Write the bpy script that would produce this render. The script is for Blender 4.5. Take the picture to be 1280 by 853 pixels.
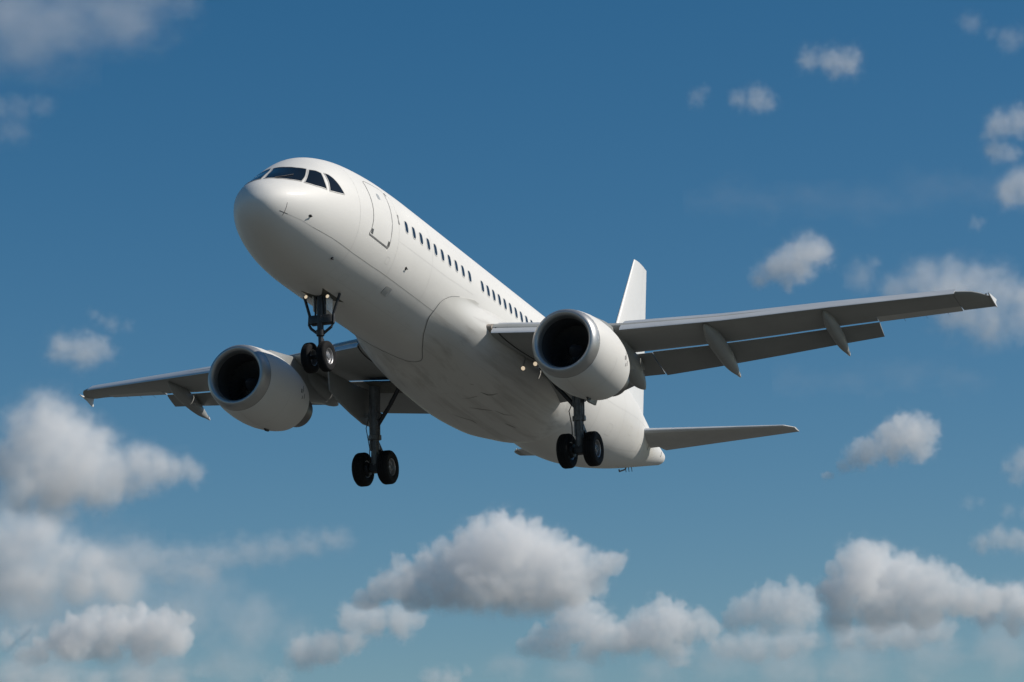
import bpy, math, random
import numpy as np
from mathutils import Vector, Matrix

scene = bpy.context.scene
for o in list(bpy.data.objects):
    bpy.data.objects.remove(o)
COL = scene.collection
rad = math.radians

# ------------------------------------------------------------------ camera, sky, sun, exposure
# aircraft frame: x forward from the nose datum, y to its port side, z up; the aircraft flies nose-up by PITCH
PITCH = rad(4.5)
RP = Matrix.Rotation(-PITCH, 3, 'Y')
BASE = Vector((-17.7, 0.0, -4.8))                # under the main wheels
CAM_A = Vector((69.64836532, 36.56037416, -29.13411008))
CAM_R = ((-0.37104415, 0.92853449, 0.01224485),   # right
         (-0.27804849, -0.09850822, -0.95550257), # down
         (-0.88601088, -0.3579383, 0.29472851))   # forward
CAM_F = 3565.29                                   # focal length in pixels of a 1280 wide picture
off = RP @ (CAM_A - BASE)
ROOT_LOC = Vector((0.0, 0.0, 1.7 - off.z))
CAM_W = ROOT_LOC + off
right, down, fwd = [(RP @ Vector(r)).normalized() for r in CAM_R]

cam_d = bpy.data.cameras.new('camera')
cam = bpy.data.objects.new('camera', cam_d)
COL.objects.link(cam)
cam_d.sensor_width = 36.0
cam_d.lens = CAM_F / 1280.0 * 36.0
cam_d.clip_start = 0.5
cam_d.clip_end = 60000.0
m = Matrix((right, -down, -fwd)).transposed().to_4x4()
m.translation = CAM_W
cam.matrix_world = m
scene.camera = cam

SUN_AZ, SUN_EL = rad(102.0), rad(42.0)            # in the aircraft frame
sun_dir = RP @ Vector((math.cos(SUN_EL) * math.cos(SUN_AZ), math.cos(SUN_EL) * math.sin(SUN_AZ), math.sin(SUN_EL)))
world = bpy.data.worlds.new('World')
scene.world = world
world.use_nodes = True
wt = world.node_tree
wt.nodes.clear()
sky = wt.nodes.new('ShaderNodeTexSky')
sky.sky_type = 'NISHITA'
sky.sun_disc = False
sky.sun_elevation = math.asin(sun_dir.z)
sky.sun_rotation = math.atan2(sun_dir.x, sun_dir.y)
sky.altitude = 300.0
sky.air_density = 1.0
sky.dust_density = 0.5
sky.ozone_density = 1.0
bg = wt.nodes.new('ShaderNodeBackground')
bg.inputs['Strength'].default_value = 0.068
wo = wt.nodes.new('ShaderNodeOutputWorld')
tint = wt.nodes.new('ShaderNodeHueSaturation')     # the picture's deep teal-blue air
tint.inputs['Hue'].default_value = 0.494
tint.inputs['Saturation'].default_value = 1.45
wt.links.new(sky.outputs[0], tint.inputs['Color'])
wt.links.new(tint.outputs[0], bg.inputs['Color'])
wt.links.new(bg.outputs[0], wo.inputs['Surface'])

sun_l = bpy.data.lights.new('sun', 'SUN')
sun_l.energy = 4.2
sun_l.angle = rad(0.53)
sun_l.color = (1.0, 0.935, 0.84)
sun = bpy.data.objects.new('sun', sun_l)
COL.objects.link(sun)
sun.rotation_euler = sun_dir.to_track_quat('Z', 'Y').to_euler()

scene.view_settings.view_transform = 'Standard'
scene.view_settings.look = 'None'
scene.view_settings.exposure = 0.0
scene.view_settings.gamma = 1.0
scene.view_settings.use_curve_mapping = False
scene.cycles.use_denoising = True
scene.cycles.max_bounces = 8
scene.cycles.diffuse_bounces = 4
scene.cycles.glossy_bounces = 4
scene.cycles.volume_bounces = 7
scene.cycles.volume_step_rate = 5.0

# ------------------------------------------------------------------ materials
def mat(name, col, rough=0.5, metal=0.0, coat=0.0, spec=0.5, vary=0.0, scale=1.5, stretch=(1, 1, 1), rvary=0.0, col2=None, lo=0.4, hi=0.65, bump=0.0):
    """Principled material; its colour wanders by +-vary, or towards col2 where a noise is high."""
    mt = bpy.data.materials.new(name)
    mt.use_nodes = True
    nt = mt.node_tree
    b = nt.nodes['Principled BSDF']
    b.inputs['Base Color'].default_value = (*col, 1)
    b.inputs['Roughness'].default_value = rough
    b.inputs['Metallic'].default_value = metal
    b.inputs['Coat Weight'].default_value = coat
    b.inputs['Coat Roughness'].default_value = 0.12
    b.inputs['Specular IOR Level'].default_value = spec
    if vary or col2 or rvary or bump:
        tc = nt.nodes.new('ShaderNodeTexCoord')
        mp = nt.nodes.new('ShaderNodeMapping')
        mp.inputs['Scale'].default_value = stretch
        nz = nt.nodes.new('ShaderNodeTexNoise')
        nz.inputs['Scale'].default_value = scale
        nz.inputs['Detail'].default_value = 6
        nz.inputs['Roughness'].default_value = 0.6
        nt.links.new(tc.outputs['Object'], mp.inputs[0])
        nt.links.new(mp.outputs[0], nz.inputs[0])
        cr = nt.nodes.new('ShaderNodeValToRGB')
        e = cr.color_ramp.elements
        if col2:
            e[0].position, e[1].position = lo, hi
            e[0].color, e[1].color = (*col, 1), (*col2, 1)
        else:
            e[0].position, e[1].position = 0.3, 0.7
            e[0].color = (*[c * (1 - vary) for c in col], 1)
            e[1].color = (*[min(1, c * (1 + vary)) for c in col], 1)
        nt.links.new(nz.outputs[0], cr.inputs[0])
        nt.links.new(cr.outputs[0], b.inputs['Base Color'])
        if rvary:
            mr = nt.nodes.new('ShaderNodeMapRange')
            mr.inputs[3].default_value = rough - rvary
            mr.inputs[4].default_value = rough + rvary
            nt.links.new(nz.outputs[0], mr.inputs[0])
            nt.links.new(mr.outputs[0], b.inputs['Roughness'])
        if bump:
            bp = nt.nodes.new('ShaderNodeBump')
            bp.inputs['Strength'].default_value = bump
            bp.inputs['Distance'].default_value = 0.05
            nt.links.new(nz.outputs[0], bp.inputs['Height'])
            nt.links.new(bp.outputs[0], b.inputs['Normal'])
    return mt

WHITE = mat('white_paint', (0.695, 0.685, 0.66), 0.55, coat=0.05, vary=0.035, scale=0.9, stretch=(0.35, 1, 1), rvary=0.06)
BELLY = mat('stained_white_paint', (0.66, 0.65, 0.62), 0.45, coat=0.08, col2=(0.36, 0.34, 0.31), scale=1.3, stretch=(0.13, 1.8, 1.8), lo=0.50, hi=0.82, rvary=0.06)
FINW = mat('fin_white_paint', (0.72, 0.715, 0.70), 0.4, coat=0.1, vary=0.02)
WINGG = mat('wing_grey_paint', (0.30, 0.31, 0.305), 0.45, vary=0.07, scale=1.1, stretch=(0.4, 1, 1), rvary=0.08)
FLAPG = mat('flap_grey_paint', (0.255, 0.262, 0.26), 0.45, vary=0.07, scale=1.4, stretch=(0.5, 1, 1), rvary=0.08)
PALEG = mat('pale_grey_paint', (0.50, 0.50, 0.485), 0.42, vary=0.06, scale=1.6)
SLATM = mat('slat_metal', (0.64, 0.655, 0.66), 0.33, metal=0.4, vary=0.05, scale=2.0, stretch=(1, 0.3, 1), rvary=0.08)
LIPM = mat('bare_aluminium', (0.46, 0.46, 0.455), 0.42, metal=0.75, vary=0.05, scale=3.0, rvary=0.06)
DUCT = mat('duct_liner', (0.06, 0.063, 0.07), 0.5, vary=0.15, scale=4)
FANM = mat('fan_titanium', (0.22, 0.225, 0.235), 0.32, metal=0.8, vary=0.1, scale=6)
SPINM = mat('spinner_paint', (0.07, 0.072, 0.08), 0.22, spec=0.7)
NOZM = mat('burnt_metal', (0.16, 0.15, 0.145), 0.4, metal=0.7, vary=0.2, scale=4, rvary=0.1)
GLASS = mat('cockpit_glass', (0.008, 0.010, 0.013), 0.06, coat=0.0, spec=0.5)
PANE = mat('cabin_glass', (0.014, 0.022, 0.036), 0.12, spec=0.5)
SEAL = mat('window_seal', (0.50, 0.49, 0.47), 0.5, vary=0.05, scale=4)
LINE = mat('panel_gap', (0.16, 0.16, 0.16), 0.7, vary=0.2, scale=6)
SEAM = mat('skin_seam', (0.33, 0.325, 0.31), 0.6, vary=0.15, scale=3)
FAINT = mat('faint_gap', (0.56, 0.55, 0.53), 0.6, vary=0.1, scale=3)
TYRE = mat('tyre_rubber', (0.011, 0.011, 0.012), 0.8, spec=0.2, vary=0.25, scale=7, bump=0.15)
RIM = mat('wheel_rim', (0.34, 0.34, 0.35), 0.4, metal=0.7, vary=0.2, scale=9, rvary=0.1)
STRUT = mat('gear_paint', (0.13, 0.14, 0.15), 0.45, metal=0.1, vary=0.3, scale=6, rvary=0.1)
DARKM = mat('dark_steel', (0.035, 0.036, 0.04), 0.5, metal=0.3, vary=0.3, scale=8)
CHROME = mat('chrome_piston', (0.6, 0.6, 0.6), 0.2, metal=1.0, vary=0.03)
BAY = mat('bay_shade', (0.09, 0.09, 0.075), 0.7, vary=0.3, scale=5)  # dark colour stands for the shade inside the open gear bays
ROOTB = mat('root_seal', (0.30, 0.26, 0.225), 0.5, vary=0.15, scale=4)

def add_panels(mt, bw, bh, dark=0.80):
    """panel joints on a wing skin: a fine grid that runs with the sweep, the same on both sides"""
    nt = mt.node_tree
    b = nt.nodes['Principled BSDF']
    src = b.inputs['Base Color'].links[0].from_socket
    tc = nt.nodes.new('ShaderNodeTexCoord')
    sx = nt.nodes.new('ShaderNodeSeparateXYZ')
    nt.links.new(tc.outputs['Object'], sx.inputs[0])
    ab = nt.nodes.new('ShaderNodeMath'); ab.operation = 'ABSOLUTE'
    nt.links.new(sx.outputs[1], ab.inputs[0])
    mx = nt.nodes.new('ShaderNodeMath'); mx.operation = 'MULTIPLY_ADD'; mx.inputs[1].default_value = 0.40
    nt.links.new(ab.outputs[0], mx.inputs[0]); nt.links.new(sx.outputs[0], mx.inputs[2])
    cb = nt.nodes.new('ShaderNodeCombineXYZ')
    nt.links.new(ab.outputs[0], cb.inputs[0]); nt.links.new(mx.outputs[0], cb.inputs[1])
    br = nt.nodes.new('ShaderNodeTexBrick')
    br.inputs['Scale'].default_value = 1.0
    br.inputs['Brick Width'].default_value = bw; br.inputs['Row Height'].default_value = bh
    br.inputs['Mortar Size'].default_value = 0.008; br.inputs['Mortar Smooth'].default_value = 0.3
    br.inputs['Color1'].default_value = (1, 1, 1, 1); br.inputs['Color2'].default_value = (0.95, 0.95, 0.95, 1)
    br.inputs['Mortar'].default_value = (dark, dark, dark, 1)
    nt.links.new(cb.outputs[0], br.inputs['Vector'])
    mm = nt.nodes.new('ShaderNodeMix'); mm.data_type = 'RGBA'; mm.blend_type = 'MULTIPLY'; mm.inputs[0].default_value = 1.0
    nt.links.new(src, mm.inputs[6]); nt.links.new(br.outputs[0], mm.inputs[7])
    nt.links.new(mm.outputs[2], b.inputs['Base Color'])
add_panels(WINGG, 1.9, 0.62)
add_panels(FLAPG, 2.6, 0.9, 0.85)

def lamp_mat(name, col, strength):
    mt = bpy.data.materials.new(name)
    mt.use_nodes = True
    b = mt.node_tree.nodes['Principled BSDF']
    b.inputs['Base Color'].default_value = (0.8, 0.75, 0.68, 1)
    b.inputs['Roughness'].default_value = 0.2
    b.inputs['Emission Color'].default_value = (*col, 1)
    b.inputs['Emission Strength'].default_value = strength
    return mt
LAMP = lamp_mat('landing_lamp_and_glint', (1.0, 0.80, 0.55), 0.6)  # lens of the landing lights, also the added glow in the nose gear bay

# ------------------------------------------------------------------ mesh builder
def A(s, y, z):
    return Vector((-s, y, z)) - BASE

class MB:
    def __init__(self):
        self.v, self.f, self.mi = [], [], []
    def ring_loft(self, rings, closed=True, cap0=False, cap1=False, mi=0):
        n = len(rings[0]); b0 = len(self.v)
        for r in rings:
            self.v += [Vector(p) for p in r]
        for i in range(len(rings) - 1):
            for j in range(n if closed else n - 1):
                k = (j + 1) % n
                self.f.append((b0 + i*n + j, b0 + i*n + k, b0 + (i+1)*n + k, b0 + (i+1)*n + j)); self.mi.append(mi)
        if cap0:
            self.f.append(tuple(b0 + j for j in reversed(range(n)))); self.mi.append(mi)
        if cap1:
            o = b0 + (len(rings) - 1)*n
            self.f.append(tuple(o + j for j in range(n))); self.mi.append(mi)
    def lathe(self, base, axis, prof, n=48, mi=0, cap0=False, cap1=False, squash=1.0):
        ax = Vector(axis).normalized()
        u = ax.orthogonal().normalized(); w = ax.cross(u)
        rings = []
        for h, r in prof:
            rings.append([Vector(base) + ax*h + (u*math.cos(2*math.pi*j/n) + w*math.sin(2*math.pi*j/n))*max(r, 1e-4) for j in range(n)])
        self.ring_loft(rings, True, cap0, cap1, mi)
    def tube(self, a, b, r0, r1=None, n=14, mi=0):
        a, b = Vector(a), Vector(b)
        r1 = r0 if r1 is None else r1
        L = (b - a).length
        e = min(0.02, r0*0.3, L*0.2)
        self.lathe(a, b - a, [(0, r0 - e), (e, r0), (L - e, r1), (L, r1 - e)], n, mi, True, True)
    def path(self, pts, r, n=8, mi=0):
        pts = [Vector(p) for p in pts]
        rings = []
        for i, p in enumerate(pts):
            t = (pts[min(i+1, len(pts)-1)] - pts[max(i-1, 0)]).normalized()
            u = t.cross(Vector((0.13, 0.31, 0.94))).normalized(); w = t.cross(u)
            rings.append([p + (u*math.cos(2*math.pi*j/n) + w*math.sin(2*math.pi*j/n))*r for j in range(n)])
        self.ring_loft(rings, True, True, True, mi)
    def plate(self, poly, normal, th, mi=0, taper=0.0):
        """flat polygon given thickness along normal"""
        nn = Vector(normal).normalized()*th*0.5
        poly = [Vector(p) for p in poly]
        c = sum(poly, Vector())/len(poly)
        inner = [c + (p - c)*(1 - taper) for p in poly]
        self.ring_loft([[p - nn for p in inner], [p - nn*0.6 for p in poly], [p + nn*0.6 for p in poly], [p + nn for p in inner]], True, True, True, mi)
    def box(self, c, sx, sy, sz, rot=None, mi=0, bev=0.12):
        c = Vector(c); rot = rot or Matrix.Identity(3)
        def sec(x, k):
            a, b = sy*0.5*k, sz*0.5*k; e = min(sy, sz)*bev
            pts = [(-a+e, -b), (a-e, -b), (a, -b+e), (a, b-e), (a-e, b), (-a+e, b), (-a, b-e), (-a, -b+e)]
            return [c + rot @ Vector((x, p[0], p[1])) for p in pts]
        e = min(sx, sy, sz)*bev
        self.ring_loft([sec(-sx/2, 1 - 2*bev*0.5), sec(-sx/2 + e, 1), sec(sx/2 - e, 1), sec(sx/2, 1 - 2*bev*0.5)], True, True, True, mi)
    def build(self, name, mats, parent=None, sharp=35.0, label=None):
        me = bpy.data.meshes.new(name)
        me.from_pydata([tuple(p) for p in self.v], [], self.f)
        if not isinstance(mats, (list, tuple)): mats = [mats]
        for mm in mats: me.materials.append(mm)
        me.polygons.foreach_set('material_index', self.mi)
        import bmesh
        bm = bmesh.new(); bm.from_mesh(me)
        bmesh.ops.remove_doubles(bm, verts=bm.verts, dist=1e-5)
        bmesh.ops.recalc_face_normals(bm, faces=bm.faces)
        bm.to_mesh(me); bm.free()
        me.polygons.foreach_set('use_smooth', [True]*len(me.polygons))
        me.set_sharp_from_angle(angle=rad(sharp))
        ob = bpy.data.objects.new(name, me)
        COL.objects.link(ob)
        if parent: ob.parent = parent
        if label: ob['label'] = label
        return ob

def pchip(xs, ys):
    xs = np.array(xs, float); ys = np.array(ys, float); h = np.diff(xs); d = np.diff(ys)/h
    mm = np.zeros_like(ys); mm[0] = d[0]; mm[-1] = d[-1]
    for i in range(1, len(xs)-1):
        if d[i-1]*d[i] > 0:
            w1 = 2*h[i] + h[i-1]; w2 = h[i] + 2*h[i-1]; mm[i] = (w1+w2)/(w1/d[i-1] + w2/d[i])
    def f(x):
        x = np.clip(x, xs[0], xs[-1]); i = np.clip(np.searchsorted(xs, x)-1, 0, len(h)-1); t = (x-xs[i])/h[i]
        return (1+2*t)*(1-t)**2*ys[i] + t*(1-t)**2*h[i]*mm[i] + t*t*(3-2*t)*ys[i+1] + t*t*(t-1)*h[i]*mm[i+1]
    return f

# ------------------------------------------------------------------ ground (below the frame: it bounces light up at the aircraft)
def ground():
    g = MB()
    rings = []
    for r in (0.5, 20, 60, 150, 400, 1200, 4000, 12000, 30000):
        rings.append([Vector((CAM_W.x*0.5 + r*math.cos(2*math.pi*j/64), CAM_W.y*0.5 + r*math.sin(2*math.pi*j/64), 0)) for j in range(64)])
    g.ring_loft(rings, True, True, False)
    mt = mat('airfield_grass', (0.062, 0.065, 0.058), 0.9, col2=(0.092, 0.088, 0.077), scale=0.02, lo=0.35, hi=0.7)
    o = g.build('ground', mt)
    o['kind'] = 'structure'
    o['label'] = 'dry airfield grass beneath the approach path'
ground()
# ------------------------------------------------------------------ the airliner
jet = bpy.data.objects.new('passenger_jet', None)
COL.objects.link(jet)
jet.location = ROOT_LOC
jet.rotation_euler = (0, -PITCH, 0)
jet['label'] = 'white twin-engine passenger jet on approach with landing gear and flaps down'
jet['category'] = 'airplane'

# fuselage profile: top, bottom, half width and height of the widest point along s metres behind the datum
S0 = 0.29
TOP = pchip(np.sqrt([0,.05,.2,.5,1.0,1.6,2.1,2.6,3.2,4,5,6.2,8,10]), [-.651,-.417,-.158,.118,.452,.829,1.218,1.535,1.75,1.93,2.05,2.13,2.178,2.178])
BOT = pchip(np.sqrt([0,.05,.2,.5,1,1.6,2.4,3.2,4.2,5.5,10]), [-.651,-.849,-1.087,-1.33,-1.58,-1.793,-1.983,-2.10,-2.17,-2.178,-2.178])
WID = pchip(np.sqrt([0,.05,.2,.5,1,1.6,2.4,3.2,4.2,5.5,6.5,10]), [0,.255,.513,.783,1.073,1.355,1.617,1.801,1.929,2.02,2.06,2.078])
ZC = pchip([0,1,2,3,4,5.5], [-.651,-.52,-.36,-.22,-.1,0])
TTOP = pchip([10,24,29,31,33,35,36.5,37.4], [2.178,2.178,2.15,2.02,1.68,1.24,0.97,0.82])
TBOT = pchip([10,22,24.5,26,28,30,32,34,36,37.4], [-2.178,-2.2,-2.3,-2.2,-1.9,-1.48,-.99,-.447,.103,.481])
TWID = pchip([10,24,27,29,31,33,35,36.5,37.4], [2.078,2.078,2.0,1.76,1.40,0.99,.62,.38,.25])
def prof(s):
    q = math.sqrt(max(s - S0, 0))
    if s < 10.2:
        return float(TOP(q)), float(BOT(q)), float(WID(q)), float(ZC(s - S0))
    t, b = float(TTOP(s)), float(TBOT(s))
    return t, b, float(TWID(s)), (t + b)/2*min(max((s - 23)/4, 0), 1)
def surf(s, deg, off=0.0):
    """point on the fuselage skin at s, at an angle up from its port side, moved out by off"""
    def p(s_, a):
        t, b, w, c = prof(s_); sn = math.sin(a)
        return Vector((-s_, w*math.cos(a), c + ((t - c) if sn >= 0 else (c - b))*sn))
    a = rad(deg)
    q = p(s, a)
    if off:
        e = 1e-3
        n = (p(s, a + e) - p(s, a - e)).cross(p(s + e, a) - p(s - e, a)).normalized()
        if n.dot(q - Vector((-s - 0.3, 0, prof(s)[3]))) < 0: n = -n
        q = q + n*off
    return q - BASE
def skin_rings(S, n=112, off=0.0):
    return [[surf(s, 360.0*j/n, off) for j in range(n)] for s in S]

RS = 0.92
body = MB()
S = [RS] + list(np.linspace(RS, 7.0, 62)[1:]) + list(np.linspace(7.0, 22, 46)[1:]) + list(np.linspace(22, 36.8, 60)[1:])
body.ring_loft(skin_rings(S), True, False, False)
t, b, w, c = prof(36.8)
last = [surf(36.8, 360.0*j/112) for j in range(112)]
cen = A(36.8, 0, (t + b)/2)
body.ring_loft([last, [cen + (p - cen)*0.93 + Vector((-.02, 0, 0)) for p in last], [cen + (p - cen)*0.72 + Vector((-.02, 0, 0)) for p in last],
                [cen + (p - cen)*0.5 + Vector((0.35, 0, 0)) for p in last]], True, False, True)
fuselage = body.build('fuselage', WHITE, jet, 40)
rd = MB()
rd.ring_loft(skin_rings([S0 + 1e-5] + [S0 + (RS - S0)*(i/26.0)**2 for i in range(1, 27)]), True, True, False)
radome = rd.build('radome', WHITE, jet, 50)

def ribbon(mb, pts, width, off=0.004, mi=0, closed=False):
    """a narrow strip lying on the skin along (s, degrees) points"""
    P = []
    for i in range(len(pts) - (0 if closed else 1)):
        a, b_ = pts[i], pts[(i+1) % len(pts)]
        k = max(2, int(math.hypot(a[0]-b_[0], (a[1]-b_[1])*0.036)/0.10))
        P += [(a[0] + (b_[0]-a[0])*j/k, a[1] + (b_[1]-a[1])*j/k) for j in range(k)]
    if not closed: P.append(pts[-1])
    Q = [surf(s, d, off) for s, d in P]; N = [surf(s, d, off + 0.1) - surf(s, d, off) for s, d in P]
    L, R_ = [], []
    n = len(Q)
    for i in range(n):
        t_ = Q[(i+1) % n] - Q[i-1] if closed else Q[min(i+1, n-1)] - Q[max(i-1, 0)]
        w_ = t_.cross(N[i]).normalized()*width*0.5
        L.append(Q[i] - w_); R_.append(Q[i] + w_)
    if closed: L.append(L[0]); R_.append(R_[0])
    mb.ring_loft([L, R_], False, mi=mi)

def patch(mb, outline, off, mi=0, rings=4):
    """fill an outline of (s, degrees) points with skin-following facets"""
    cs_ = sum(p[0] for p in outline)/len(outline); cd = sum(p[1] for p in outline)/len(outline)
    mb.ring_loft([[surf(cs_ + (p[0]-cs_)*k, cd + (p[1]-cd)*k, off) for p in outline] for k in [0.02] + [(i+1)/rings for i in range(rings)]], True, True, False, mi)

def smooth_poly(pts, sub=5, corner=0.16):
    """cut the corners of a polygon with small curves and subdivide its sides"""
    out = []
    n = len(pts)
    for i in range(n):
        p0, p1, p2 = [np.array(pts[(i+k) % n], float) for k in (-1, 0, 1)]
        a = p1 + (p0 - p1)*corner; b_ = p1 + (p2 - p1)*corner
        for j in range(4):
            t_ = j/3.0
            out.append(tuple((1-t_)**2*a + 2*t_*(1-t_)*p1 + t_*t_*b_))
        e = p2 + (p1 - p2)*corner
        for j in range(1, sub):
            out.append(tuple(b_ + (e - b_)*j/sub))
    return out

# cockpit windows (s, degrees); the starboard ones mirror the port ones apart from the front pane
def on_skin(s, y, z):
    t_, b_, w_, c_ = prof(s)
    return (s, math.degrees(math.atan2((z - c_)/((t_ - c_) if z > c_ else (c_ - b_)), y/w_)))
port_front = [(0.83, 80.2), (1.30, 89.0), (2.05, 98.0), (2.03, 80.3), (2.09, 67.4), (2.23, 56.0), (1.90, 45.5), (1.62, 37.9), (1.32, 46.8), (1.04, 59.3)]
star_front = [(0.81, 86.0), (0.79, 97.0), (0.80, 113.0), (1.04, 123.0), (1.32, 134.0), (1.62, 142.1), (1.90, 134.5), (2.23, 124.0), (2.13, 112.0), (2.11, 101.8), (1.30, 93.0)]
side_one = [(1.68, 35.0), (1.97, 45.0), (2.25, 53.6), (2.43, 47.8), (2.53, 42.3), (2.435, 29.9), (2.40, 19.2), (2.02, 26.1)]
side_two = [(2.497, 17.6), (2.59, 29.5), (2.63, 41.3), (2.768, 38.2), (2.888, 32.7), (3.0, 25.8), (3.148, 15.0), (2.82, 15.7)]
mir = lambda P: [(s, 180 - d) for s, d in P]
for P in (port_front, star_front, side_one, side_two, mir(side_one), mir(side_two)):
    wm = MB()
    O = []
    n = len(P)
    for i in range(n):
        for j in range(4):
            O.append(tuple(np.array(P[i]) + (np.array(P[(i+1) % n]) - np.array(P[i]))*j/4))
    patch(wm, O, 0.007, rings=7)
    wo_ = wm.build('cockpit_window', GLASS, jet, 60)
    fm = MB()
    ribbon(fm, O, 0.030, 0.011, closed=True)
    fm.build('window_frame', SEAL, wo_, 60)
wm = MB()
for k, sgn in ((0, 1),):
    wm.path([surf(1.02, 66, 0.02), surf(1.35, 58, 0.03), surf(1.62, 56, 0.03)], 0.012)
wm.build('windscreen_wiper', DARKM, jet)

# cabin windows along the port side
ws = [6.94 + 0.565*i for i in range(10)] + [13.12 + 0.50*i for i in range(11)]
for s in ws:
    t_, b_, w_, c_ = prof(s)
    d0 = math.degrees(math.asin((0.43 - 0.004*(s - 7) - c_)/(t_ - c_)))
    hs, hd = 0.118, 5.1
    def rr(k):
        o = []
        for j in range(20):
            a = 2*math.pi*j/20
            ca, sa = math.cos(a), math.sin(a)
            o.append((s + hs*k*math.copysign(abs(ca)**0.6, ca), d0 + hd*(1 + (k-1)*0.6)*math.copysign(abs(sa)**0.6, sa)))
        return o
    wm = MB()
    patch(wm, rr(1.0), 0.004, 0, 3)
    wm.ring_loft([[surf(p[0], p[1], 0.0045) for p in rr(1.0)], [surf(p[0], p[1], 0.011) for p in rr(1.05)], [surf(p[0], p[1], 0.011) for p in rr(1.28)], [surf(p[0], p[1], 0.0) for p in rr(1.34)]], True, mi=1)
    wm.build('cabin_window', [PANE, WHITE], jet, 30)
pm = MB()
patch(pm, [(6.33, 9.3), (6.33, 17.6), (6.40, 18.2), (6.44, 17.4), (6.38, 14), (6.44, 9.4), (6.40, 8.6)], 0.004)
pm.build('blanked_window', LINE, jet)

# forward passenger door
do = [(4.70, 38.5), (4.66, 30), (4.66, 21.7), (4.68, 9.3), (4.66, -1.1), (4.60, -8.9), (4.52, -12.9), (4.60, -13.9), (5.12, -15.0), (5.78, -16.5), (5.83, -14.5), (5.84, -7.4), (5.88, 4.5),
      (5.90, 16.8), (5.94, 28.9), (5.97, 36.9), (5.90, 40.0), (5.40, 40.8), (4.80, 40.2)]
dm = MB(); patch(dm, do, 0.005, rings=14)
door = dm.build('door', WHITE, jet, 60)
dl = MB(); ribbon(dl, do, 0.022, 0.008, closed=True)
ribbon(dl, [(4.53, -13.6), (5.12, -15.4), (5.78, -16.9)], 0.05, 0.009)
dl.build('door_seal', LINE, door, 60)
for s, d in ((4.66, -10.2), (5.76, -13.6)):
    dm = MB()
    patch(dm, [(s - .07, d - 2.0), (s + .06, d - 2.3), (s + .07, d + 2.2), (s - .05, d + 2.4)], 0.010)
    dm.build('door_hinge', NOZM, door, 60)
dm = MB(); patch(dm, smooth_poly([(5.19, 23.5), (5.19, 29.5), (5.38, 29.5), (5.38, 23.5)], 2, 0.3), 0.008)
dm.build('door_window', mat('door_pane', (0.42, 0.43, 0.43), 0.25), door, 60)
dm = MB(); patch(dm, smooth_poly([(6.06, 34.5), (6.06, 38.5), (6.13, 38.5), (6.13, 34.5)], 2, 0.3), 0.006)
dm.build('door_sensor', NOZM, jet, 60)

# skin joints
sm = MB()
ribbon(sm, [(2.0, -29.9), (2.85, -31.4), (4.09, -35.0), (5.31, -36.6), (6.75, -37.3), (8.49, -37.8), (9.91, -38.2), (10.03, -38.2)], 0.012, 0.003)
sm.build('skin_joint', SEAM, jet, 60)
sm = MB()
ribbon(sm, [(1.07, -26.9), (1.5, -27.0), (2.0, -29.9)], 0.010, 0.003)
sm.build('skin_joint', FAINT, jet, 60)
for s in (3.9, 6.35, 8.9, 24.6, 27.4, 30.2, 33.6):
    sm = MB()
    ribbon(sm, [(s, -95 + 10*i) for i in range(20)], 0.007, 0.003)
    sm.build('skin_joint', FAINT, jet, 60)
for P in ([(6.4, -6), (10.1, -6), (12.3, -4)], [(24.2, -6), (27.4, -4), (30.2, 0), (33.6, 6)], [(23.4, -48), (27.4, -46), (30.2, -42), (33.6, -30)], [(3.9, -64), (10.4, -64)]):
    sm = MB()
    ribbon(sm, P, 0.006, 0.003)
    sm.build('skin_joint', FAINT, jet, 60)
for s_, d_, hs_, hd_ in ((8.1, -56, .22, 5), (9.5, -66, .16, 5), (4.6, -58, .14, 4), (6.0, -26, .10, 3), (26.2, -30, .25, 6), (28.8, -20, .18, 5), (31.4, -34, .2, 7)):
    sm = MB()
    ribbon(sm, smooth_poly([(s_ - hs_, d_ - hd_), (s_ - hs_, d_ + hd_), (s_ + hs_, d_ + hd_), (s_ + hs_, d_ - hd_)], 3, 0.2), 0.007, 0.003, closed=True)
    sm.build('access_panel', FAINT, jet, 60)
sm = MB()
ribbon(sm, [(RS + 0.02, -34 + 4*i) for i in range(8)], 0.014, 0.003)
ribbon(sm, [(0.80, -27.9), (0.92, -27.4), (1.06, -27.0)], 0.018, 0.003)
sm.build('radome_latch', NOZM, jet, 60)

# probes, vents, antennas
def probe(s, d, r=0.05):
    pm = MB()
    a = surf(s, d, -0.01); b_ = surf(s, d, 0.05)
    pm.tube(a, b_, 0.022)
    pm.tube(b_ + Vector((0.07, 0, 0.0)), b_ + Vector((-0.04, 0, 0)), 0.012, 0.016)
    patch(pm, [(s + r*math.cos(k*math.pi/6), d + r*28*math.sin(k*math.pi/6)) for k in range(12)], 0.006)
    return pm.build('air_probe', DARKM, jet)
probe(1.76, -17.7, 0.065)
probe(3.43, -48.7, 0.055)
probe(7.22, -22.4, 0.06)
vm = MB()
vm.ring_loft([[surf(p[0], p[1], o_) for p in smooth_poly([(6.74, -51.8), (6.73, -43.4), (7.13, -43.2), (7.15, -51.7)], 3, 0.2)] for o_ in (0.0, 0.012)], True)
patch(vm, smooth_poly([(6.78, -51.0), (6.77, -44.2), (7.10, -44.0), (7.11, -50.9)], 3, 0.2), -0.0)
patch(vm, smooth_poly([(6.74, -51.8), (6.73, -43.4), (7.13, -43.2), (7.15, -51.7)], 3, 0.2), 0.012, 1)
vm.ring_loft([[surf(p[0], p[1], 0.016) for p in [(7.04, -51.0), (7.04, -44.0)]], [surf(p[0], p[1], 0.016) for p in [(7.12, -51.0), (7.11, -44.0)]]], False, mi=2)
vm.build('air_vent', [LINE, PALEG, SLATM], jet, 50)
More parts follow.
